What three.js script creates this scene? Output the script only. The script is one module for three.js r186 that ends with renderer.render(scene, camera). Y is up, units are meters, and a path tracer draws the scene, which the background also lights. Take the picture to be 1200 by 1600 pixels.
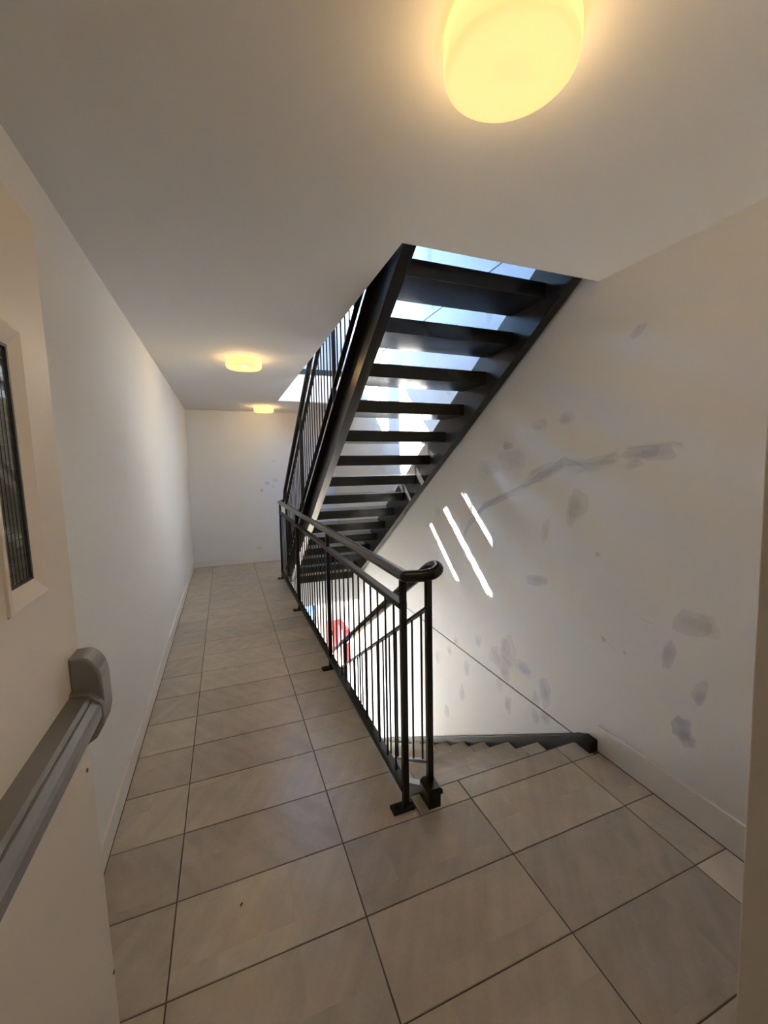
import * as THREE from 'three';
import { Sky } from 'three/addons/objects/Sky.js';
import { ImprovedNoise } from 'three/addons/math/ImprovedNoise.js';
import { mergeGeometries } from 'three/addons/utils/BufferGeometryUtils.js';
import { ConvexGeometry } from 'three/addons/geometries/ConvexGeometry.js';
import { RoundedBoxGeometry } from 'three/addons/geometries/RoundedBoxGeometry.js';

// ------------------------------------------------------------------ camera
const scene = new THREE.Scene();
const FOCAL = 657.33;                                     // pixels, for a 1200 x 1600 frame
const camera = new THREE.PerspectiveCamera(2 * Math.atan(800 / FOCAL) * 180 / Math.PI, 0.75, 0.02, 400);
camera.rotation.order = 'YXZ';
camera.rotation.set(-0.0785, -0.37741, -0.01622);
camera.position.set(0.2196, 1.5089, 1.8505);
camera.setViewOffset(1200, 1600, -11.86, 19.07, 1200, 1600);
camera.updateProjectionMatrix();
scene.add(camera);

// ------------------------------------------------------------------ sky, sun, exposure
const SUN_TRAVEL = new THREE.Vector3(1, -2.236, 2.6).normalize();
const SKY_STRENGTH = 5, SUN_STRENGTH = 68, LAMP_CANDELA = 0.25, EXPOSURE = 2.05;
const sky = new Sky(); sky.name = 'sky'; sky.scale.setScalar(300);
sky.material.uniforms.turbidity.value = 3;
sky.material.uniforms.rayleigh.value = 1.4;
sky.material.uniforms.mieCoefficient.value = 0.004;
sky.material.uniforms.mieDirectionalG.value = 0.8;
sky.material.uniforms.sunPosition.value.copy(SUN_TRAVEL).multiplyScalar(-1);
scene.add(sky);
scene.backgroundIntensity = SKY_STRENGTH;
const sun = new THREE.DirectionalLight(new THREE.Color(1, 0.93, 0.83), SUN_STRENGTH);
sun.position.copy(SUN_TRAVEL).multiplyScalar(-30); sun.name = 'sun';
sun.castShadow = true; sun.shadow.radius = 0.4;
Object.assign(sun.shadow.camera, { left: -9, right: 9, top: 9, bottom: -9, near: 1, far: 60 });
sun.shadow.mapSize.set(2048, 2048);
scene.add(sun, sun.target);

const renderer = new THREE.WebGLRenderer({ antialias: true });
renderer.toneMapping = THREE.LinearToneMapping;
renderer.toneMappingExposure = EXPOSURE;
renderer.shadowMap.enabled = true;

// ------------------------------------------------------------------ sizes (metres)
const XL = -0.278, XR = 1.993, ZF = -5.2086, ZN = 1.556, CEIL = 2.41, STOREY = 2.85;
const HOLE_X = 0.93, HOLE_FAR = -4.0, ROOF = 5.6;
const RISE = STOREY / 16, GOING = 0.2845, PITCH = RISE / GOING;

// ------------------------------------------------------------------ helpers
let seed = 7;
const rnd = () => { seed = (seed * 1664525 + 1013904223) >>> 0; return seed / 4294967296; };
const noise = new ImprovedNoise();
const fbm = (x, y, z, o = 4) => { let s = 0, a = 0.5; for (let i = 0; i < o; i++) { s += a * noise.noise(x, y, z); x *= 2.03; y *= 2.03; z += 7.1; a *= 0.5; } return s; };
const taken = new Map();
function numbered(name) { const n = taken.get(name) ?? 0; taken.set(name, n + 1); return n ? name + '_' + String(n).padStart(3, '0') : name; }
function shadows(o) { o.castShadow = true; o.receiveShadow = true; return o; }
function mesh(name, geo, mat, parent) { const m = shadows(new THREE.Mesh(Array.isArray(geo) ? mergeGeometries(geo.map((g) => g.index ? g.toNonIndexed() : g)) : geo, mat)); m.name = numbered(name); (parent ?? scene).add(m); return m; }
function thing(name, label, category, pos = [0, 0, 0], group) {
  const g = new THREE.Group(); g.name = numbered(name); g.position.set(...pos); g.userData = { label, category };
  if (group) g.userData.group = group;
  scene.add(g); return g;
}
function struct(name, geo, mat) { const m = mesh(name, geo, mat); m.userData.kind = 'structure'; return m; }
function structGroup(name) { const g = new THREE.Group(); g.name = numbered(name); g.userData.kind = 'structure'; scene.add(g); return g; }
const box = (x0, x1, y0, y1, z0, z1) => { const g = new THREE.BoxGeometry(x1 - x0, y1 - y0, z1 - z0); g.translate((x0 + x1) / 2, (y0 + y1) / 2, (z0 + z1) / 2); return g; };
const rbox = (x0, x1, y0, y1, z0, z1, r = 0.003, s = 2) => { const g = new RoundedBoxGeometry(x1 - x0, y1 - y0, z1 - z0, s, r); g.translate((x0 + x1) / 2, (y0 + y1) / 2, (z0 + z1) / 2); return g; };
// a profile in the (z, y) plane given thickness along x from x0 to x1
function slabZY(points, x0, x1, bevel = 0) {
  const s = new THREE.Shape(points.map(([z, y]) => new THREE.Vector2(z, y)));
  const g = new THREE.ExtrudeGeometry(s, { depth: x1 - x0 - 2 * bevel, bevelEnabled: bevel > 0, bevelThickness: bevel, bevelSize: bevel, bevelOffset: -bevel, bevelSegments: 2, curveSegments: 8 });
  g.translate(0, 0, bevel); g.rotateY(-Math.PI / 2);       // shape x -> z, extrusion -> -x
  g.translate(x1, 0, 0); return g;
}
// a profile in the (x, y) plane swept along z from z0 to z1
function slabXY(points, z0, z1, bevel = 0, holes = []) {
  const s = new THREE.Shape(points.map(([x, y]) => new THREE.Vector2(x, y)));
  for (const h of holes) s.holes.push(new THREE.Path(h.map(([x, y]) => new THREE.Vector2(x, y))));
  const g = new THREE.ExtrudeGeometry(s, { depth: z1 - z0 - 2 * bevel, bevelEnabled: bevel > 0, bevelThickness: bevel, bevelSize: bevel, bevelOffset: -bevel, bevelSegments: 2, curveSegments: 12 });
  g.translate(0, 0, z0 + bevel); return g;
}
// a bar of square section (w along x, h across the slope) running in the plane x from (z0,y0) to (z1,y1)
function barZY(x, w, h, z0, y0, z1, y1, r = 0.003) {
  const L = Math.hypot(z1 - z0, y1 - y0), g = new RoundedBoxGeometry(w, h, L, 2, r);
  g.rotateX(-Math.atan2(y1 - y0, z1 - z0)); g.translate(x, (y0 + y1) / 2, (z0 + z1) / 2); return g;
}
const rect = (x0, x1, y0, y1) => [[x0, y0], [x1, y0], [x1, y1], [x0, y1]];

// ------------------------------------------------------------------ textures
function dataTexture(w, h, f, srgb = true) {
  const d = new Uint8Array(w * h * 4);
  for (let j = 0; j < h; j++) for (let i = 0; i < w; i++) { const c = f(i / w, j / h), k = (j * w + i) * 4; for (let q = 0; q < 3; q++) d[k + q] = Math.max(0, Math.min(255, c[q])); d[k + 3] = 255; }
  const t = new THREE.DataTexture(d, w, h); t.colorSpace = srgb ? THREE.SRGBColorSpace : THREE.NoColorSpace;
  t.wrapS = t.wrapT = THREE.RepeatWrapping; t.magFilter = THREE.LinearFilter; t.minFilter = THREE.LinearMipmapLinearFilter; t.generateMipmaps = true; t.needsUpdate = true; return t;
}
// stone-look porcelain: cloudy beige grey with soft diagonal streaks
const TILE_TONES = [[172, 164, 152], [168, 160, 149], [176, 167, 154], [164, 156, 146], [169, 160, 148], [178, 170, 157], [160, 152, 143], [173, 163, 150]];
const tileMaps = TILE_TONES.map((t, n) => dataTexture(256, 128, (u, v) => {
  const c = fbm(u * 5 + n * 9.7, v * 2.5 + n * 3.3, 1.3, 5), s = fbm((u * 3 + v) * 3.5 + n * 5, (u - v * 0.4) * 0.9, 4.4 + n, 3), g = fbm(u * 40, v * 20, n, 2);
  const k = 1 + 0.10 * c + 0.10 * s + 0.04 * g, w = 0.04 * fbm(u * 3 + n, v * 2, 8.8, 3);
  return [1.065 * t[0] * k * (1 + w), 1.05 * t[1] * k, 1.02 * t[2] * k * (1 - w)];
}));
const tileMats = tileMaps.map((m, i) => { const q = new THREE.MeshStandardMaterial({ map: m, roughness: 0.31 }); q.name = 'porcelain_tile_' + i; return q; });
const paleTileMat = new THREE.MeshStandardMaterial({ map: dataTexture(128, 64, (u, v) => { const k = 1 + 0.12 * fbm(u * 4, v * 2, 3, 4); return [214 * k, 203 * k, 188 * k]; }), roughness: 0.6 });

// white wall paint: faint roller stipple
const stipple = dataTexture(512, 512, (u, v) => { const c = 128 + 90 * (0.5 * noise.noise(u * 110, v * 110, 0.5) + 0.5 * noise.noise(u * 240, v * 240, 3.5)); return [c, c, c]; }, false);
stipple.repeat.set(2, 2);
const wallWhite = new THREE.MeshStandardMaterial({ color: new THREE.Color(0.78, 0.785, 0.785), roughness: 0.75, bumpMap: stipple, bumpScale: 0.0004 });
const ceilWhite = new THREE.MeshStandardMaterial({ color: new THREE.Color(0.79, 0.795, 0.795), roughness: 0.9 });
const trimWhite = new THREE.MeshStandardMaterial({ color: new THREE.Color(0.76, 0.74, 0.71), roughness: 0.5 });
const doorPaint = new THREE.MeshStandardMaterial({ color: new THREE.Color(0.72, 0.665, 0.60), roughness: 0.45 });
const doorPaintTwo = doorPaint.clone(); doorPaintTwo.side = THREE.DoubleSide;
const groutMat = new THREE.MeshStandardMaterial({ color: new THREE.Color(0.10, 0.085, 0.068), roughness: 0.95 });
const concrete = new THREE.MeshStandardMaterial({ color: new THREE.Color(0.04, 0.038, 0.035), roughness: 0.9 });
const steel = new THREE.MeshPhysicalMaterial({ color: new THREE.Color(0.014, 0.0135, 0.0145), roughness: 0.3, specularIntensity: 0.6 });
const steelSoft = new THREE.MeshPhysicalMaterial({ color: new THREE.Color(0.014, 0.0135, 0.0145), roughness: 0.42, specularIntensity: 0.5 });
const steelDull = new THREE.MeshPhysicalMaterial({ color: new THREE.Color(0.012, 0.012, 0.014), roughness: 0.5, specularIntensity: 0.3 });
const steelPipe = new THREE.MeshPhysicalMaterial({ color: new THREE.Color(0.010, 0.010, 0.011), roughness: 0.24, specularIntensity: 0.8 });
const steelGloss = new THREE.MeshPhysicalMaterial({ color: new THREE.Color(0.014, 0.014, 0.016), roughness: 0.2 });
const darkFrame = new THREE.MeshStandardMaterial({ color: new THREE.Color(0.03, 0.03, 0.033), roughness: 0.4 });
const glass = new THREE.MeshPhysicalMaterial({ color: 0xffffff, transmission: 1, thickness: 0, roughness: 0.0, ior: 1.5 });
const silver = new THREE.MeshStandardMaterial({ color: new THREE.Color(0.24, 0.232, 0.225), roughness: 0.45, metalness: 0.6 });
const silverDark = new THREE.MeshStandardMaterial({ color: new THREE.Color(0.16, 0.157, 0.155), roughness: 0.42, metalness: 0.7 });

// right-hand stair wall: white paint with patches of bluish filler and scuffs
function scuffTexture(z0, z1, y0, y1, W, H, marks, strokes) {
  const c = document.createElement('canvas'); c.width = W; c.height = H; const g = c.getContext('2d');
  g.fillStyle = 'rgb(226,227,227)'; g.fillRect(0, 0, W, H);
  const X = (z) => (z - z0) / (z1 - z0) * W, Y = (y) => (y1 - y) / (y1 - y0) * H, S = W / (z1 - z0);
  for (const [z, y, rz, ry, a = 0.4, tilt = 0, col = [150, 155, 178]] of marks) {
    for (let k = 0; k < 6; k++) {                           // overlapping trowel dabs with ragged edges
      const big = k === 0, dz = big ? 0 : (rnd() + rnd() - 1) * rz * 0.7, dy = big ? 0 : (rnd() + rnd() - 1) * ry * 0.7, q = big ? 1 : 0.3 + 0.4 * rnd();
      g.save(); g.translate(X(z + dz), Y(y + dy)); g.rotate(tilt + (rnd() - 0.5) * 0.3);
      g.fillStyle = `rgba(${col[0]},${col[1]},${col[2]},${a * (big ? 0.36 : 0.18)})`;
      g.beginPath();
      for (let i = 0; i < 14; i++) { const t = i / 14 * Math.PI * 2, r = 0.72 + 0.4 * rnd(); g[i ? 'lineTo' : 'moveTo'](rz * S * q * r * Math.cos(t), ry * S * q * r * Math.sin(t)); }
      g.closePath(); g.fill(); g.restore();
    }
  }
  for (const [pts, w, a, col = [140, 145, 185]] of strokes) {
    for (let k = 0; k < 16; k++) {
      g.strokeStyle = `rgba(${col[0]},${col[1]},${col[2]},${a * 0.13})`; g.lineWidth = w * S * (0.06 + 0.3 * rnd()); g.lineCap = 'round'; g.lineJoin = 'round';
      g.beginPath(); pts.forEach(([z, y], i) => { const px = X(z + (rnd() - 0.5) * w * 1.2), py = Y(y + (rnd() - 0.5) * w * 1.5); i ? g.lineTo(px, py) : g.moveTo(px, py); }); g.stroke();
    }
  }
  const t = new THREE.CanvasTexture(c); t.colorSpace = THREE.SRGBColorSpace; t.magFilter = THREE.LinearFilter; return t;
}
const B = [150, 152, 172], GY = [165, 164, 160], DB = [128, 134, 170];
const midMarks = [[0.47, 1.56, 0.10, 0.035, 0.5, -0.15, B], [0.56, 1.56, 0.08, 0.04, 0.45, -0.1, B], [0.44, 1.51, 0.05, 0.024, 0.3, -0.2, B],
  [0.105, 1.30, 0.076, 0.09, 0.5, 0, GY], [0.06, 1.22, 0.04, 0.05, 0.3, 0, GY], [-0.13, 1.12, 0.033, 0.08, 0.4, 0.2, GY], [-0.21, 0.80, 0.11, 0.035, 0.5, -0.2, B],
  [-0.85, 0.164, 0.05, 0.05, 0.5, 0, B], [-0.635, 0.132, 0.07, 0.08, 0.55, 0.2, B], [-0.48, 0.243, 0.09, 0.115, 0.65, 0.1, B], [-0.52, 0.11, 0.075, 0.08, 0.6, 0, B], [-0.33, 0.19, 0.085, 0.05, 0.6, 0, B], [-0.51, 0.05, 0.06, 0.05, 0.5, 0, B],
  [-0.115, 0.116, 0.055, 0.10, 0.5, 0, B], [-0.2, 0.04, 0.036, 0.05, 0.4, 0, B], [-1.19, 0.03, 0.04, 0.04, 0.5, 0, B],
  [0.724, 0.85, 0.085, 0.055, 0.45, -0.3, B], [0.79, 0.86, 0.05, 0.05, 0.4, 0, GY], [0.635, 0.68, 0.035, 0.075, 0.5, 0.1, B], [0.77, 0.573, 0.03, 0.065, 0.55, 0.5, B], [0.705, 0.385, 0.04, 0.06, 0.8, 0.6, DB], [0.735, 0.345, 0.03, 0.04, 0.6, 0.4, B],
  [-0.2, 1.757, 0.08, 0.04, 0.3, 0, B], [-0.5, 1.65, 0.055, 0.035, 0.45, 0, B], [0.02, 1.77, 0.066, 0.04, 0.3, 0, B], [0.447, 2.113, 0.05, 0.025, 0.4, -0.4, B], [-0.15, 1.47, 0.17, 0.05, 0.4, -0.2, B], [-0.45, 1.55, 0.17, 0.08, 0.22, 0, B], [-0.74, 1.49, 0.14, 0.08, 0.2, 0, B],
  [0.25, 1.05, 0.02, 0.015, 0.5, 0, GY], [0.3, 0.62, 0.02, 0.012, 0.6, 0.4, GY], [0.42, 0.60, 0.012, 0.008, 0.6, 0, GY], [0.3, 0.8, 0.3, 0.3, 0.06, 0, GY], [-1.5, 1.1, 0.06, 0.05, 0.25, 0, B]];
const midStrokes = [[[[-1.08, 0.93], [-0.977, 1.06], [-0.767, 1.215], [-0.589, 1.285], [-0.365, 1.352], [-0.199, 1.437], [0.016, 1.53], [0.181, 1.516], [0.343, 1.545]], 0.035, 0.62, DB],
  [[[-0.90, 1.13], [-0.767, 1.225], [-0.66, 1.26], [-0.5, 1.31]], 0.035, 0.8, DB], [[[-0.02, 1.515], [0.1, 1.50], [0.22, 1.515], [0.34, 1.545]], 0.06, 0.35, B],
  [[[0.40, 1.585], [0.5, 1.595], [0.62, 1.60], [0.66, 1.585]], 0.02, 0.45, B], [[[0.56, 0.79], [0.5, 0.80], [0.46, 0.815]], 0.006, 0.5, GY], [[[0.33, 0.61], [0.37, 0.59]], 0.006, 0.6, GY]];
const lowMarks = [[-1.02, -0.127, 0.045, 0.066, 0.55, 0.3, B], [-1.09, -0.37, 0.045, 0.085, 0.55, 0.3, B], [-1.357, -0.685, 0.045, 0.067, 0.6, 0.3, B], [-0.477, -0.143, 0.04, 0.075, 0.55, 0.2, B], [-1.29, -0.087, 0.05, 0.045, 0.5, 0, B], [-1.52, -0.24, 0.06, 0.075, 0.45, 0, B], [-0.115, -0.03, 0.05, 0.04, 0.45, 0, B], [-0.2, -0.07, 0.036, 0.05, 0.4, 0, B], [-0.1, -0.36, 0.05, 0.02, 0.4, 0, B], [-0.58, -0.05, 0.05, 0.05, 0.4, 0, B]];
const topMarks = [[-1.55, 2.93, 0.05, 0.06, 0.6, 0, B], [-1.62, 3.3, 0.06, 0.2, 0.5, 0, B], [-0.7, 2.6, 0.06, 0.12, 0.4, 0, B], [-1.3, 2.2, 0.06, 0.1, 0.4, 0, B], [-2.3, 2.55, 0.05, 0.1, 0.4, 0, B]];
const PZ0 = ZF, PZ1 = ZN;
const panelMat = (y0, y1, W, H, marks, strokes) => new THREE.MeshStandardMaterial({ map: scuffTexture(PZ0, PZ1, y0, y1, W, H, marks, strokes), roughness: 0.55, bumpMap: stipple, bumpScale: 0.0003 });
const rightMid = panelMat(0, STOREY, 2048, 864, [...midMarks, ...topMarks.filter((m) => m[1] < STOREY)], midStrokes);
const rightLow = panelMat(-STOREY, 0, 1024, 432, lowMarks, []);
const rightTop = panelMat(STOREY, ROOF, 1024, 416, topMarks.filter((m) => m[1] >= STOREY), []);

// ------------------------------------------------------------------ setting: walls
function wallPanel(y0, y1, mat, parent) {                    // faces -x; uv spans the panel
  const g = box(XR, XR + 0.02, y0, y1, PZ0, PZ1), u = g.attributes.uv, p = g.attributes.position;
  for (let i = 0; i < u.count; i++) u.setXY(i, (p.getZ(i) - PZ0) / (PZ1 - PZ0), (p.getY(i) - y0) / (y1 - y0));
  return mesh('wall_panel', g, mat, parent);
}
const wallRight = structGroup('wall_right');
mesh('wall_core', box(XR + 0.02, XR + 0.22, -STOREY - 0.3, ROOF + 0.2, ZF - 0.22, 4.4), concrete, wallRight);
mesh('joint_strip', box(XR + 0.0025, XR + 0.02, -0.025, -0.008, PZ0, PZ1), concrete, wallRight);
mesh('joint_strip', box(XR + 0.0025, XR + 0.02, STOREY - 0.011, STOREY + 0.002, PZ0, PZ1), concrete, wallRight);
wallPanel(-STOREY, -0.021, rightLow, wallRight);
wallPanel(-0.012, STOREY - 0.009, rightMid, wallRight);
wallPanel(STOREY, ROOF, rightTop, wallRight);
struct('wall_left', box(XL - 0.2, XL, -STOREY - 0.3, ROOF + 0.2, ZF - 0.22, ZN + 0.18), wallWhite);
// far wall: a window high on the upper storey, a glazed door on the lower one
const WIN = { x0: 0.16, x1: 1.60, y0: 3.93, y1: 5.05 }, DOOR = { x0: -0.2, x1: 1.60, y0: -STOREY, y1: -0.80 };
const backMap = scuffTexture(XL, XR, 0, CEIL, 768, 816, [[0.86, 1.276, 0.045, 0.035, 0.45, 0.3, B], [1.0, 1.325, 0.06, 0.028, 0.35, 0, B], [0.77, 1.16, 0.032, 0.035, 0.45, 0.3, B], [0.95, 1.215, 0.03, 0.025, 0.35, 0, B], [0.69, 0.235, 0.05, 0.03, 0.35, 0, GY], [0.98, 1.63, 0.03, 0.02, 0.25, 0.5, GY]], []);
backMap.repeat.set(1 / (XR - XL), 1 / CEIL); backMap.offset.set(-XL / (XR - XL), 0);
const backMat = new THREE.MeshStandardMaterial({ map: backMap, roughness: 0.75 });
struct('wall_back', slabXY(rect(XL - 0.02, XR + 0.02, -STOREY - 0.3, ROOF + 0.2), ZF - 0.2, ZF, 0, [rect(WIN.x0, WIN.x1, WIN.y0, WIN.y1), rect(DOOR.x0, DOOR.x1, DOOR.y0 + 0.001, DOOR.y1)]), backMat);
const FILL_WIN = { x0: 0.2, x1: 1.75, y0: 3.45, y1: 5.0 };    // added unseen window, lets sky light onto the upper storey walls
// near wall with the doorway the camera looks through
struct('wall_front', slabXY(rect(XL - 0.02, XR + 0.02, -STOREY - 0.3, ROOF + 0.2), ZN + 0.02, ZN + 0.18, 0, [rect(-0.175, 0.83, 0.001, 2.09), rect(FILL_WIN.x0, FILL_WIN.x1, FILL_WIN.y0, FILL_WIN.y1)]), wallWhite);

// slabs with the stair opening
const slabHole = (y0, y1, xh, zf, zn) => {
  const a = XL - 0.02, b = XR + 0.02, c = ZF - 0.02, d = ZN + 0.04;
  const g = new THREE.ExtrudeGeometry(new THREE.Shape([[a, c], [b, c], [b, zf], [xh, zf], [xh, zn], [b, zn], [b, d], [a, d]].map(([x, z]) => new THREE.Vector2(x, -z))), { depth: y1 - y0, bevelEnabled: false });
  g.rotateX(-Math.PI / 2); g.translate(0, y0, 0); return g;
};
struct('ceiling', slabHole(CEIL, STOREY - 0.012, HOLE_X, HOLE_FAR, 0.22), ceilWhite);
const floor = structGroup('floor');
mesh('screed', slabHole(-STOREY + CEIL, -0.0105, HOLE_X + 0.012, HOLE_FAR, 0.195), ceilWhite, floor);
mesh('grout', slabHole(-0.0105, -0.0022, HOLE_X + 0.012, HOLE_FAR, 0.186), groutMat, floor);
struct('floor_lower', box(XL - 0.02, XR + 0.02, -STOREY - 0.3, -STOREY, ZF - 0.02, ZN + 0.04), new THREE.MeshStandardMaterial({ color: new THREE.Color(0.64, 0.59, 0.52), roughness: 0.5 }));
struct('floor_upper', slabHole(STOREY - 0.012, STOREY, HOLE_X, HOLE_FAR, 0.22), new THREE.MeshStandardMaterial({ map: tileMaps[0], roughness: 0.5 }));
struct('roof', box(XL - 0.2, XR + 0.22, ROOF, ROOF + 0.2, ZF - 0.22, ZN + 0.18), ceilWhite);
// dark steel angle along the far edge of each stair opening
struct('trim_1', rbox(HOLE_X, XR - 0.002, STOREY - 0.075, STOREY + 0.002, HOLE_FAR, HOLE_FAR + 0.012), steel);
struct('trim_2', rbox(1.10, 1.90, -0.10, -0.002, HOLE_FAR, HOLE_FAR + 0.012), steel);

// the room behind the camera
struct('wall_lobby', [box(-1.9, -1.7, -0.2, 2.6, ZN + 0.18, 4.4), box(-1.9, XR + 0.02, -0.2, 2.6, 4.2, 4.4), box(-1.9, XL - 0.02, -0.2, 2.6, ZN + 0.0, ZN + 0.18)], wallWhite);
struct('ceiling_lobby', box(-1.9, XR + 0.02, CEIL, CEIL + 0.2, ZN + 0.02, 4.4), ceilWhite);
struct('floor_lobby', box(-1.9, XR + 0.02, -0.2, -0.002, ZN + 0.04, 4.4), new THREE.MeshStandardMaterial({ map: tileMaps[4], roughness: 0.5 }));
struct('ground', box(-90, 90, -3.4, -3.15, -90, 90), new THREE.MeshStandardMaterial({ color: new THREE.Color(0.46, 0.40, 0.32), roughness: 0.95 }));

// skirting
struct('baseboard_left', rbox(XL - 0.002, XL + 0.012, 0, 0.10, ZF, 1.5, 0.003), trimWhite);
struct('baseboard_back', rbox(XL, XR, 0, 0.10, ZF - 0.002, ZF + 0.010, 0.003), trimWhite);
struct('baseboard_right', rbox(XR - 0.013, XR + 0.002, 0, 0.138, 0.283, ZN + 0.02, 0.003), trimWhite);

// ------------------------------------------------------------------ floor tiles, each its own piece
const GAP = 0.0042;
function tileGeo(x0, x1, z0, z1, top = 0, thick = 0.009, c = 0.0016) {
  const y0 = top - thick, P = [], U = [], ring = (x0, x1, y, z0, z1) => [[x0, y, z0], [x1, y, z0], [x1, y, z1], [x0, y, z1]];
  const a = ring(x0, x1, y0, z0, z1), b = ring(x0, x1, top - c, z0, z1), t = ring(x0 + c, x1 - c, top, z0 + c, z1 - c);
  const ou = Math.floor(rnd() * 8) / 8, ov = Math.floor(rnd() * 8) / 8, fl = rnd() < 0.25 ? -1 : 1;
  const quad = (p, q, r, s) => { for (const v of [p, q, r, p, r, s]) { P.push(...v); U.push(ou + fl * v[0] / 0.6, ov + v[2] / 0.3 + v[1] * 2); } };
  quad(t[3], t[2], t[1], t[0]);
  for (let i = 0; i < 4; i++) { const j = (i + 1) % 4; quad(b[j], b[i], t[i], t[j]); quad(a[j], a[i], b[i], b[j]); }
  const g = new THREE.BufferGeometry(); g.setAttribute('position', new THREE.Float32BufferAttribute(P, 3)); g.setAttribute('uv', new THREE.Float32BufferAttribute(U, 2)); g.computeVertexNormals(); return g;
}
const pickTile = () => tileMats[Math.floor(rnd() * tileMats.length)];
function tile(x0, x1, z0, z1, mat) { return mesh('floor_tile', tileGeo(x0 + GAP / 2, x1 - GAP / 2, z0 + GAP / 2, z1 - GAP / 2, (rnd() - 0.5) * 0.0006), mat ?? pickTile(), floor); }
for (let k = -18; k <= 5; k++) {
  const z0 = Math.max(0.3 * k, ZF + 0.012), z1 = Math.min(0.3 * (k + 1), ZN + 0.03);
  if (z1 - z0 < 0.03) continue;
  const landing = z1 <= HOLE_FAR + 0.2, front = z0 >= 0.29;
  tile(XL + 0.012, 0, z0, z1); tile(0, 0.6, z0, z1);
  if (landing) { const ze = Math.min(z1, HOLE_FAR + 0.001); tile(0.6, 1.2, z0, ze); tile(1.2, 1.8, z0, ze); tile(1.8, XR - 0.012, z0, ze); if (ze < z1) tile(0.6, HOLE_X + 0.018, ze, z1); }
  else if (front) { tile(0.6, 1.2, z0, z1); tile(1.2, 1.8, z0, z1); tile(1.8, XR - 0.014, z0, z1, k === 3 ? paleTileMat : undefined); }
  else tile(0.6, HOLE_X + 0.018, z0, z1);
}
mesh('grout_joint', rbox(1.055, 1.922, -0.010, -0.0012, 0.1775, 0.1845, 0.001, 1), groutMat, floor);
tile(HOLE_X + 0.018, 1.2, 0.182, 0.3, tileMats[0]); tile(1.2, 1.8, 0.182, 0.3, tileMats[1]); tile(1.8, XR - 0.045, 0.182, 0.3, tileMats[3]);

// ------------------------------------------------------------------ lower flight: tiled steps between steel stringers
const NOSE_Z = 0.184, LX0 = 0.992, LX1 = 1.052, RX0 = 1.925, RX1 = 1.985;
const lower = thing('tiled_staircase', 'stair flight going down from the landing with beige stone-look tiled steps', 'staircase', [1.45, -STOREY, -1.9]);
const inLower = (g) => g.translate(-1.45, STOREY, 1.9);
{
  const prof = [[NOSE_Z, -0.012]];
  for (let k = 1; k <= 16; k++) { prof.push([NOSE_Z - GOING * (k - 1) - 0.010, k === 1 ? -0.012 : -RISE * (k - 1) - 0.012]); prof.push([NOSE_Z - GOING * (k - 1) - 0.010, -RISE * k - 0.012]); }
  prof[prof.length - 1][1] = -STOREY;
  prof.push([NOSE_Z - GOING * 14, -STOREY], [NOSE_Z, -0.42]);
  mesh('step_core', inLower(slabZY(prof, LX1 - 0.002, RX0 + 0.002)), groutMat, lower);
  const cuts = [LX1 + 0.001, 1.2, 1.8, RX0 - 0.001];
  for (let k = 1; k <= 15; k++) {
    const y = -RISE * k, zn = NOSE_Z - GOING * k, zb = zn + GOING - 0.002, sh = (k % 3 === 2) ? 0.0 : 0;
    for (let i = 0; i < 3; i++) {
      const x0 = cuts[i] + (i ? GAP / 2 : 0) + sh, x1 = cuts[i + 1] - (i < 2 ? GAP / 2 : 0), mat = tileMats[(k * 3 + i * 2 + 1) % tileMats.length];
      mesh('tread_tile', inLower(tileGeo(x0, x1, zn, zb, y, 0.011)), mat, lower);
    }
  }
  for (let k = 1; k <= 16; k++) {
    const y1 = -RISE * (k - 1) - 0.0125, y0 = -RISE * k + 0.002, z = NOSE_Z - GOING * (k - 1);
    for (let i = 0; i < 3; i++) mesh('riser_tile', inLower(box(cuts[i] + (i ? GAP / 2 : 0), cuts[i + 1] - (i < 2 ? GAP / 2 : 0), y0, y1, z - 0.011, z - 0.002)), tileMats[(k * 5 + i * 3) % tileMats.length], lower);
  }
  const zEnd = NOSE_Z - GOING * 15 - 0.1, top = (z) => -0.08 + PITCH * z, bot = (z) => -0.40 + PITCH * z;
  const str = [[0.165, 0.028], [0.225, 0.058], [0.288, 0.058], [0.288, 0.0005], [0.19, 0.0005], [0.19, bot(0.19)], [(-STOREY + 0.40) / PITCH, -STOREY], [zEnd, -STOREY], [zEnd, top(zEnd)]];
  mesh('stringer', inLower(slabZY(str, LX0, LX1, 0.003)), steelSoft, lower);
  mesh('stringer', inLower(slabZY(str, RX0, RX1, 0.003)), steelDull, lower);
}

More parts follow.
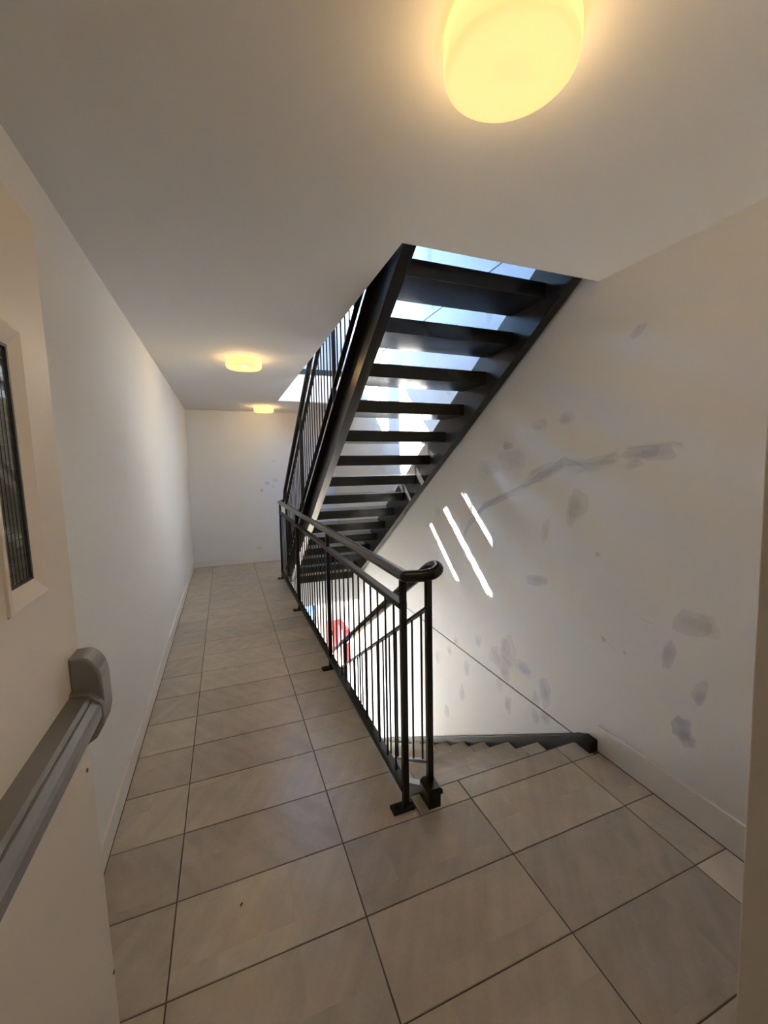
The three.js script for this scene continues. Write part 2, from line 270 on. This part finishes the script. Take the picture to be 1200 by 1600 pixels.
// ------------------------------------------------------------------ upper flight: open steel treads between steel stringers
const UX0 = 0.968, UX1 = 1.028, VX0 = 1.90, VX1 = 1.96;
const upper = thing('steel_staircase', 'dark open-riser steel stair flight rising through the ceiling opening to the storey above', 'staircase', [1.46, 0, -4.0]);
const inUpper = (g) => g.translate(-1.46, 0, 4.0);
{
  const m = PITCH, top = (z) => 2.685 + m * z, bot = (z) => 2.355 + m * z;
  const prof = [[-2.355 / m, 0.0005], [0.215, bot(0.215)], [0.215, top(0.215)], [-4.12, top(-4.12)], [-4.12, 0.0005]];
  // channel: web with an inward-rolled top and bottom flange
  const band = (f, t0, t1) => [[Math.max(-4.12, -f(0) / m), 0], [0.215, 0]].map(([z]) => z).flatMap((z, i, zs) => i ? [] : [[zs[0], Math.max(0.0005, f(zs[0]) + t0)], [zs[1], f(zs[1]) + t0], [zs[1], f(zs[1]) + t1], [zs[0], f(zs[0]) + t1]]);
  for (const [w0, w1, f0, f1] of [[UX1 - 0.010, UX1, UX0, UX1 - 0.009], [VX0, VX0 + 0.010, VX0 + 0.009, VX1]])
    mesh('stringer', inUpper(mergeGeometries([slabZY(prof, w0, w1, 0.002), slabZY(band(top, -0.014, 0), f0, f1, 0.003), slabZY(band(bot, 0, 0.014), f0, f1, 0.003)])), steel, upper);
  for (let k = -1; k < 14; k++) {
    const zb = -0.042 - GOING * k, y1 = 2.496 - RISE * k, z1 = k < 0 ? 0.214 : zb;
    if (y1 < 0.1) continue;
    mesh('tread', inUpper(rbox(UX1 - 0.001, VX0 + 0.001, y1 - 0.083, y1, zb - 0.30, z1, 0.004)), steelGloss, upper);
  }
}

// ------------------------------------------------------------------ railings
const POST = 0.0265, BAL = 0.0050;
const balGeo = new Map();
function baluster(parent, x, y0, y1, z, off) {
  const L = y1 - y0, key = L.toFixed(4);
  if (!balGeo.has(key)) balGeo.set(key, new THREE.CylinderGeometry(BAL, BAL, L, 10));
  const m = mesh('baluster', balGeo.get(key), steelSoft, parent); m.position.set(x - off[0], (y0 + y1) / 2 - off[1], z - off[2]); return m;
}
function pipe(points, r, closedEnds = true, tension = 0.5) {
  const path = new THREE.CurvePath(), V = points.map((p) => new THREE.Vector3(...p));
  const c = new THREE.CatmullRomCurve3(V, false, 'centripetal', tension);
  const g = [new THREE.TubeGeometry(c, Math.max(40, V.length * 10), r, 16)];
  if (closedEnds) for (const e of [V[0], V[V.length - 1]]) { const s = new THREE.SphereGeometry(r, 16, 10); s.translate(e.x, e.y, e.z); g.push(s); }
  return mergeGeometries(g.map((q) => q.toNonIndexed()));
}
const GX = 0.904, POSTS = [0.235, -1.172, -2.59, -3.985];
function guardRail(dy, label, group, turn) {
  const off = [GX, dy, -1.9], t = thing('guard_railing', label, 'railing', off, group), put = (g) => g.translate(-off[0], -off[1], -off[2]);
  const line = [[GX, dy + 1.05, POSTS[3] - 0.012], [GX, dy + 1.05, -3.2], [GX, dy + 1.05, -2], [GX, dy + 1.05, -1], [GX, dy + 1.05, 0], [GX, dy + 1.05, 0.2]];
  line.push([GX, dy + 1.05, 0.262]);
  mesh('handrail', put(pipe(line, 0.0255)), steelPipe, t);
  if (turn) mesh('handrail_return', put(pipe([[GX, dy + 1.05, 0.262], [0.94, dy + 1.05, 0.272], [0.985, dy + 1.051, 0.284], [1.03, dy + 1.056, 0.281], [1.06, dy + 1.064, 0.257], [1.071, dy + 1.067, 0.215], [1.068, dy + 1.052, 0.17], [1.062, dy + 1.012, 0.105]], 0.0258)), steelPipe, t);
  POSTS.slice(0, turn ? 4 : 3).forEach((z) => {
    const p = mesh('post', put(rbox(GX - POST / 2, GX + POST / 2, dy + 0.012, dy + 1.03, z - POST / 2, z + POST / 2, 0.003)), steelSoft, t);
    mesh('base_plate', [put(rbox(GX - 0.066, GX + 0.036, dy, dy + 0.014, z - 0.026, z + 0.026, 0.002)), ...[-0.045, 0.026].map((d) => { const b = new THREE.CylinderGeometry(0.008, 0.008, 0.01, 6); b.translate(GX + d, dy + 0.018, z); return put(b); })], steelSoft, p);
  });
  mesh('top_rail', put(rbox(GX - 0.02, GX + 0.02, dy + 0.905, dy + 0.930, POSTS[3], POSTS[0], 0.003)), steelSoft, t);
  mesh('bottom_rail', put(rbox(GX - 0.02, GX + 0.02, dy + 0.078, dy + 0.104, POSTS[3], POSTS[0], 0.003)), steelSoft, t);
  for (let s = 0; s < 3; s++) for (let i = 1; i < 13; i++) baluster(t, GX, dy + 0.10, dy + 0.91, POSTS[s] + (POSTS[s + 1] - POSTS[s]) * i / 13, off);
  return t;
}
guardRail(0, 'black steel guard railing along the corridor edge of the stair opening', undefined, true);
guardRail(STOREY, 'black steel railing of the upper corridor, seen only through the ceiling opening', undefined, false);
function stairRail(o) {
  const t = thing('stair_railing', o.label, 'railing', [o.x, o.base, o.posts[0]]), off = [o.x, o.base, o.posts[0]], put = (g) => g.translate(-off[0], -off[1], -off[2]);
  mesh('handrail', put(pipe(o.hand, 0.0255)), steelPipe, t);
  o.posts.forEach((z, i) => {
    const y0 = o.feet?.[i] ?? (o.str + PITCH * z - 0.02), p = mesh('post', put(rbox(o.x - POST / 2, o.x + POST / 2, y0, (o.tops?.[i] ?? (o.hr + PITCH * z)), z - POST / 2, z + POST / 2, 0.003)), steelSoft, t);
    if (i === o.shoe) mesh('base_shoe', put(slabXY([[o.x - 0.036, y0], [o.x + 0.036, y0], [o.x + 0.036, y0 + 0.02], [o.x + 0.022, y0 + 0.034], [o.x - 0.022, y0 + 0.034], [o.x - 0.036, y0 + 0.02]], z - 0.034, z + 0.056, 0.002)), steelSoft, p);
  });
  const z0 = o.posts[0], z1 = o.posts[o.posts.length - 1];
  mesh('top_rail', put(barZY(o.x, 0.034, 0.012, z1, o.sub + PITCH * z1, z0, o.sub + PITCH * z0)), steelSoft, t);
  mesh('bottom_rail', put(barZY(o.x, 0.034, 0.012, z1, o.bot + PITCH * z1, z0, o.bot + PITCH * z0)), steelSoft, t);
  for (let s = 0; s + 1 < o.posts.length; s++) { const n = Math.round(Math.abs(o.posts[s + 1] - o.posts[s]) / 0.1045); for (let i = 1; i < n; i++) { const z = o.posts[s] + (o.posts[s + 1] - o.posts[s]) * (i - (o.lead ?? 0)) / n; baluster(t, o.x, o.bot + PITCH * z + 0.005, o.sub + PITCH * z - 0.005, z, off); } }
  return t;
}
stairRail({ label: 'black steel stair railing beside the tiled steps going down', x: 1.024, base: -STOREY, lead: 0.27, posts: [0.236, -1.2, -2.66, -4.0], feet: [0.0585], tops: [1.03], shoe: 0, str: -0.08, hr: 0.92, sub: 0.745, bot: 0.035,
  hand: [[1.062, 1.012, 0.105], [1.056, 0.978, 0.05], [1.05, 0.945, 0.0], [1.047, 0.945 - PITCH * 0.3, -0.3], [1.045, 0.945 - PITCH * 1.2, -1.2], [1.045, 0.945 - PITCH * 2.5, -2.5], [1.045, 0.945 - PITCH * 4.05, -4.05], [1.045, 0.945 - PITCH * 4.15, -4.2]] });
stairRail({ label: 'black steel stair railing beside the open steel treads going up', x: 1.0, base: 0, posts: [-4.09, -2.72, -1.22, 0.16], feet: [0.0005], str: 2.685, hr: 3.76, sub: 3.575, bot: 2.86,
  hand: [[GX, 1.05, -4.02], [0.94, 1.05, -4.10], [0.985, 1.06, -4.15], [1.0, 1.12, -4.17], [1.0, 1.20, -4.13], [1.0, 3.79 - PITCH * 4.0, -4.0], [1.0, 3.79 - PITCH * 2.7, -2.7], [1.0, 3.79 - PITCH * 1.2, -1.2], [1.0, 3.79 + PITCH * 0.18, 0.18]] });

// ------------------------------------------------------------------ opal ceiling lamps
const opal = new THREE.MeshStandardMaterial({ color: new THREE.Color(0.9, 0.8, 0.55), roughness: 0.35, emissive: new THREE.Color(1.0, 0.72, 0.24), emissiveIntensity: 0.46 });
function lamp(x, z, label, power = LAMP_CANDELA, tint = new THREE.Color(1, 0.63, 0.27)) {
  const t = thing('ceiling_light', label, 'lamp', [x, CEIL, z]);
  const pts = [[0, -0.08], [0.122, -0.08], [0.1305, -0.0785], [0.136, -0.075], [0.1385, -0.069], [0.14, -0.055], [0.14, -0.03], [0.138, -0.012], [0.132, -0.008]].map(([r, y]) => new THREE.Vector2(r, y));
  mesh('opal_shade', new THREE.LatheGeometry(pts, 64), opal, t);
  const plate = new THREE.CylinderGeometry(0.128, 0.128, 0.010, 48); plate.translate(0, -0.005, 0);
  mesh('mounting_plate', plate, trimWhite, t);
  const l = new THREE.PointLight(tint, power, 0, 2); l.position.set(0, -0.045, 0); l.castShadow = true; l.shadow.radius = 3; l.name = 'lamp_light'; t.add(l);
}
lamp(0.816, 1.063, 'large glowing round opal ceiling lamp in the foreground above the stair head');
lamp(0.41, -1.87, 'glowing round opal ceiling lamp halfway along the corridor ceiling');
lamp(0.80, -4.62, 'smallest and farthest glowing opal ceiling lamp, close to the end wall');

lamp(1.25, 2.9, 'unseen opal ceiling lamp added as fill light in the room behind the doorway', 0.9, new THREE.Color(1, 0.85, 0.68));  // added lamp out of view, brightens the near floor

// ------------------------------------------------------------------ windows of the far wall, and the added fill window opposite
{
  const w = structGroup('window_1'), z0 = ZF - 0.16, z1 = ZF - 0.04, f = 0.045;
  const bars = { frame: [[WIN.x0, WIN.x0 + 0.03, WIN.y0, WIN.y1], [WIN.x1 - f, WIN.x1, WIN.y0, WIN.y1], [WIN.x0, WIN.x1, WIN.y0 - 0.001, WIN.y0 + 0.02], [WIN.x0, WIN.x1, WIN.y1 - 0.03, WIN.y1]] };
  mesh('window_frame', bars.frame.map((b) => box(...b, z0, z1)), darkFrame, w);
  mesh('mullion', rbox(0.875, 0.965, WIN.y0, WIN.y1, z0, z1), darkFrame, w);
  mesh('pane', box(WIN.x0 + 0.02, 0.88, WIN.y0 + 0.01, WIN.y1 - 0.02, ZF - 0.105, ZF - 0.1045), glass, w);
  mesh('pane', box(0.96, WIN.x1 - 0.03, WIN.y0 + 0.01, WIN.y1 - 0.02, ZF - 0.105, ZF - 0.1045), glass, w);
  for (let i = 0; i < 12; i++) { const c = new THREE.CylinderGeometry(0.008, 0.008, WIN.y1 - WIN.y0, 10); c.translate(WIN.x0 + 0.075 + i * 0.1095, (WIN.y0 + WIN.y1) / 2, ZF - 0.03); mesh('security_bar', c, darkFrame, w); }
  mesh('cross_bar', rbox(WIN.x0, WIN.x1, 4.000, 4.026, ZF - 0.036, ZF - 0.024, 0.002), darkFrame, w);
  const n = structGroup('added_window_2'), n0 = ZN + 0.06, n1 = ZN + 0.12, N = FILL_WIN;  // added window out of view, brings blue sky light into the upper storey
  mesh('window_frame', [[N.x0, N.x0 + 0.05, N.y0, N.y1], [N.x1 - 0.05, N.x1, N.y0, N.y1], [N.x0, N.x1, N.y0, N.y0 + 0.05], [N.x0, N.x1, N.y1 - 0.05, N.y1]].map((b) => box(...b, n0, n1)), darkFrame, n);
  mesh('mullion', rbox(0.85, 0.90, N.y0, N.y1, n0, n1), darkFrame, n);
  mesh('pane', box(N.x0 + 0.04, 0.86, N.y0 + 0.04, N.y1 - 0.04, ZN + 0.09, ZN + 0.0905), glass, n);
  mesh('pane', box(0.89, N.x1 - 0.04, N.y0 + 0.04, N.y1 - 0.04, ZN + 0.09, ZN + 0.0905), glass, n);
  const d = structGroup('door_2'), g0 = ZF - 0.12, g1 = ZF - 0.06;
  mesh('door_frame', [[DOOR.x0, DOOR.x0 + 0.05, DOOR.y0, DOOR.y1], [DOOR.x1 - 0.05, DOOR.x1, DOOR.y0, DOOR.y1], [DOOR.x0, DOOR.x1, DOOR.y1 - 0.05, DOOR.y1], [DOOR.x0, DOOR.x1, DOOR.y0, DOOR.y0 + 0.08]].map((b) => box(...b, g0, g1)), darkFrame, d);
  mesh('mullion', rbox(0.85, 0.91, DOOR.y0, DOOR.y1, g0, g1), darkFrame, d);
  const bronze = glass.clone(); bronze.color = new THREE.Color(1, 0.95, 0.87);
  mesh('pane', box(DOOR.x0 + 0.04, 0.86, DOOR.y0 + 0.07, DOOR.y1 - 0.04, ZF - 0.09, ZF - 0.0895), bronze, d);
  mesh('pane', box(0.90, DOOR.x1 - 0.04, DOOR.y0 + 0.07, DOOR.y1 - 0.04, ZF - 0.09, ZF - 0.0895), bronze, d);
}

// ------------------------------------------------------------------ red fire cabinet on the lower storey
{
  const red = new THREE.MeshStandardMaterial({ color: new THREE.Color(0.42, 0.035, 0.05), roughness: 0.4 }), off = [1.99, -1.6, -4.8];
  const t = thing('fire_cabinet', 'red wall-mounted fire cabinet with its door ajar, seen between the balusters', 'cabinet', off), put = (g) => g.translate(-off[0], -off[1], -off[2]);
  mesh('cabinet_body', put(rbox(1.88, 1.992, -1.62, -1.10, -5.08, -4.55, 0.008)), red, t);
  const door = mesh('cabinet_door', put(rbox(1.72, 1.878, -1.60, -1.10, -5.075, -5.05, 0.006)), new THREE.MeshStandardMaterial({ color: new THREE.Color(0.6, 0.2, 0.2), roughness: 0.3 }), t);
  mesh('label', put(box(1.75, 1.85, -1.55, -1.33, -5.05, -5.047)), trimWhite, door);
  mesh('emblem', put(rbox(1.765, 1.835, -1.36, -1.27, -5.049, -5.045, 0.001)), darkFrame, door);
}

{
  const t = thing('hoarding_panel', 'pale blue panel standing outdoors, glimpsed through the lower glass door', 'panel', [1.9, -3.15, -8.6]);
  const blue = new THREE.MeshStandardMaterial({ color: new THREE.Color(0.10, 0.19, 0.33), roughness: 0.5 });
  mesh('board', rbox(-1.5, 1.5, 0.05, 2.3, -0.03, 0.03, 0.01), blue, t);
  for (const x of [-1.4, 0, 1.4]) mesh('foot', rbox(x - 0.05, x + 0.05, 0, 0.07, -0.3, 0.3, 0.01), darkFrame, t);
}
{
  const g = new THREE.IcosahedronGeometry(0.006, 1); g.scale(0.5, 0.35, 1.3); g.translate(0, 0.0022, 0);
  const m = mesh('debris_fleck', g, darkFrame); m.position.set(0.21, 0, 0.397); m.rotation.y = -0.5;
  m.userData = { label: 'tiny dark fleck of debris lying on a beige floor tile', category: 'debris' };
}

// ------------------------------------------------------------------ the open door at the left
{
  const d = structGroup('door_1'); d.position.set(-0.1, 1.1, 1.6); d.rotation.z = 0.026;
  const P = (x0, x1, y0, y1, z0, z1) => [x0, x1, y0 - 1.1, y1 - 1.1, z0 - 1.6, z1 - 1.6];
  const Z0 = 0.737, Z1 = 1.615, Y0 = 0.008, Y1 = 2.022, T = 0.044, W0 = 0.876, W1 = 1.032, V0 = 1.283, V1 = 1.764;
  const leaf = slabZY(rect(Z0, Z1, Y0, Y1), -T, 0, 0.0012);
  // leaf with the vision opening cut through: outline with a hole
  const s = new THREE.Shape(rect(Z0, Z1, Y0, Y1).map((q) => new THREE.Vector2(...q))); s.holes.push(new THREE.Path(rect(W0 + 0.004, W1 - 0.004, V0 + 0.004, V1 - 0.004).map((q) => new THREE.Vector2(...q))));
  const lg = new THREE.ExtrudeGeometry(s, { depth: T - 0.002, bevelEnabled: true, bevelThickness: 0.001, bevelSize: 0.001, bevelOffset: -0.001, bevelSegments: 1 });
  lg.rotateY(-Math.PI / 2); lg.translate(-0.001, -1.1, -1.6);
  mesh('door_leaf', lg, doorPaint, d);
  // glazing frame: outer lip and bevelled reveal
  const lip = 0.034, bead = (z0, z1, y0, y1, dz, dy) => {                 // glazing bead: flush outside, sloping in towards the glass
    const sh = [[-T - 0.004, 0], [0.005, 0], [0.006, 0.004], [-0.004, lip], [-T - 0.004, lip]], V = [];
    for (const [x, v] of sh) for (const e of [0, 1]) V.push(dy ? new THREE.Vector3(x, (dy > 0 ? y0 + v : y1 - v) - 1.1, (e ? z1 - v : z0 + v) - 1.6) : new THREE.Vector3(x, (e ? y1 - v : y0 + v) - 1.1, (dz > 0 ? z0 + v : z1 - v) - 1.6));
    return new ConvexGeometry(V);
  };
  mesh('vision_frame', [bead(W0, W1, V0, V1, 0, 1), bead(W0, W1, V0, V1, 0, -1), bead(W0, W1, V0, V1, 1, 0), bead(W0, W1, V0, V1, -1, 0)], doorPaintTwo, d);
  const glassMat = new THREE.MeshPhysicalMaterial({ color: new THREE.Color(0.85, 0.88, 0.86), transmission: 1, thickness: 0, roughness: 0.03, ior: 1.5 });
  mesh('pane', box(...P(-0.0085, -0.008, V0 + 0.02, V1 - 0.02, W0 + 0.02, W1 - 0.02)), glassMat, d);
  const wires = [];
  for (let z = W0 + 0.036; z < W1 - 0.032; z += 0.0135) wires.push(box(...P(-0.0088, -0.0076, V0 + 0.01, V1 - 0.01, z, z + 0.0006)));
  for (let y = V0 + 0.016; y < V1 - 0.012; y += 0.0135) wires.push(box(...P(-0.0088, -0.0076, y, y + 0.0006, W0 + 0.01, W1 - 0.01)));
  const wm = mesh('wire_mesh', wires, darkFrame, d); wm.userData.kind = 'stuff';
  mesh('gasket', [P(-0.009, -0.0045, V0 + lip, V1 - lip, W0 + lip, W0 + lip + 0.006), P(-0.009, -0.0045, V0 + lip, V0 + lip + 0.005, W0 + lip, W1 - lip), P(-0.009, -0.0045, V1 - lip - 0.005, V1 - lip, W0 + lip, W1 - lip)].map((b) => box(...b)), darkFrame, d);
  mesh('frame_gap', [P(0.0003, 0.0012, V0 - 0.002, V1 + 0.002, W0 - 0.0028, W0 + 0.0002), P(0.0003, 0.0012, V0 - 0.0025, V0 + 0.0002, W0, W1), P(0.0003, 0.0012, V1 - 0.0002, V1 + 0.0025, W0, W1)].map((b) => box(...b)), silverDark, d);
  // panic bar
  const bar = new THREE.Group(); bar.name = 'panic_bar'; d.add(bar);
  const A = (pts) => pts.map(([x, y]) => [x, y - 1.1]);
  mesh('bar_housing', slabXY(A([[0, 0.972], [0, 1.042], [0.031, 1.036], [0.036, 1.029], [0.036, 0.985], [0.030, 0.976]]), 0.80 - 1.6, 1.56 - 1.6, 0.0015), silver, bar);
  mesh('touch_bar', slabXY(A([[0.032, 0.988], [0.032, 1.027], [0.040, 1.027], [0.050, 1.018], [0.054, 1.010], [0.054, 0.990], [0.048, 0.983], [0.034, 0.985]]), 0.795 - 1.6, 1.30 - 1.6, 0.0015), silver, bar);
  const arc = []; for (let i = 0; i <= 10; i++) { const a = Math.PI / 2 - i * Math.PI / 20; arc.push([0.020 + 0.036 * Math.cos(a), 1.055 + 0.062 * Math.sin(a)]); }
  mesh('latch_head', slabXY(A([[0, 0.922], [0, 1.117], ...arc, [0.056, 0.985], [0.050, 0.958], [0.036, 0.934], [0.016, 0.922]]), 0.745 - 1.6, 0.812 - 1.6, 0.005), silver, bar);
  mesh('end_collar', slabXY(A([[0, 0.968], [0, 1.048], [0.034, 1.042], [0.052, 1.022], [0.057, 1.010], [0.057, 0.986], [0.048, 0.978], [0.03, 0.97]]), 0.808 - 1.6, 0.826 - 1.6, 0.002), silver, bar);
  mesh('screw', [[0.846, 0.772], [0.311, 0.745]].map(([y, z]) => { const c = new THREE.CylinderGeometry(0.0042, 0.0042, 0.003, 12); c.rotateZ(Math.PI / 2); c.translate(0.001, y - 1.1, z - 1.6); return c; }), silverDark, d);
}
// door frame of the doorway the camera stands in
{
  const f = structGroup('trim_3'), z0 = ZN, z1 = ZN + 0.2;
  mesh('door_jamb', rbox(0.80, 0.84, 0, 2.06, z0, z1, 0.003), doorPaint, f);
  mesh('door_jamb', rbox(-0.185, -0.150, 0, 2.06, z0 + 0.07, z1, 0.003), doorPaint, f);
  mesh('door_header', rbox(-0.185, 0.84, 2.045, 2.10, z0 + 0.05, z1, 0.003), doorPaint, f);
  for (const y of [1.526, 1.446, 1.372]) mesh('strike_mark', rbox(0.7985, 0.8005, y - 0.006, y + 0.006, z0 + 0.012, z0 + 0.034, 0.0008), darkFrame, f);
}

renderer.render(scene, camera);
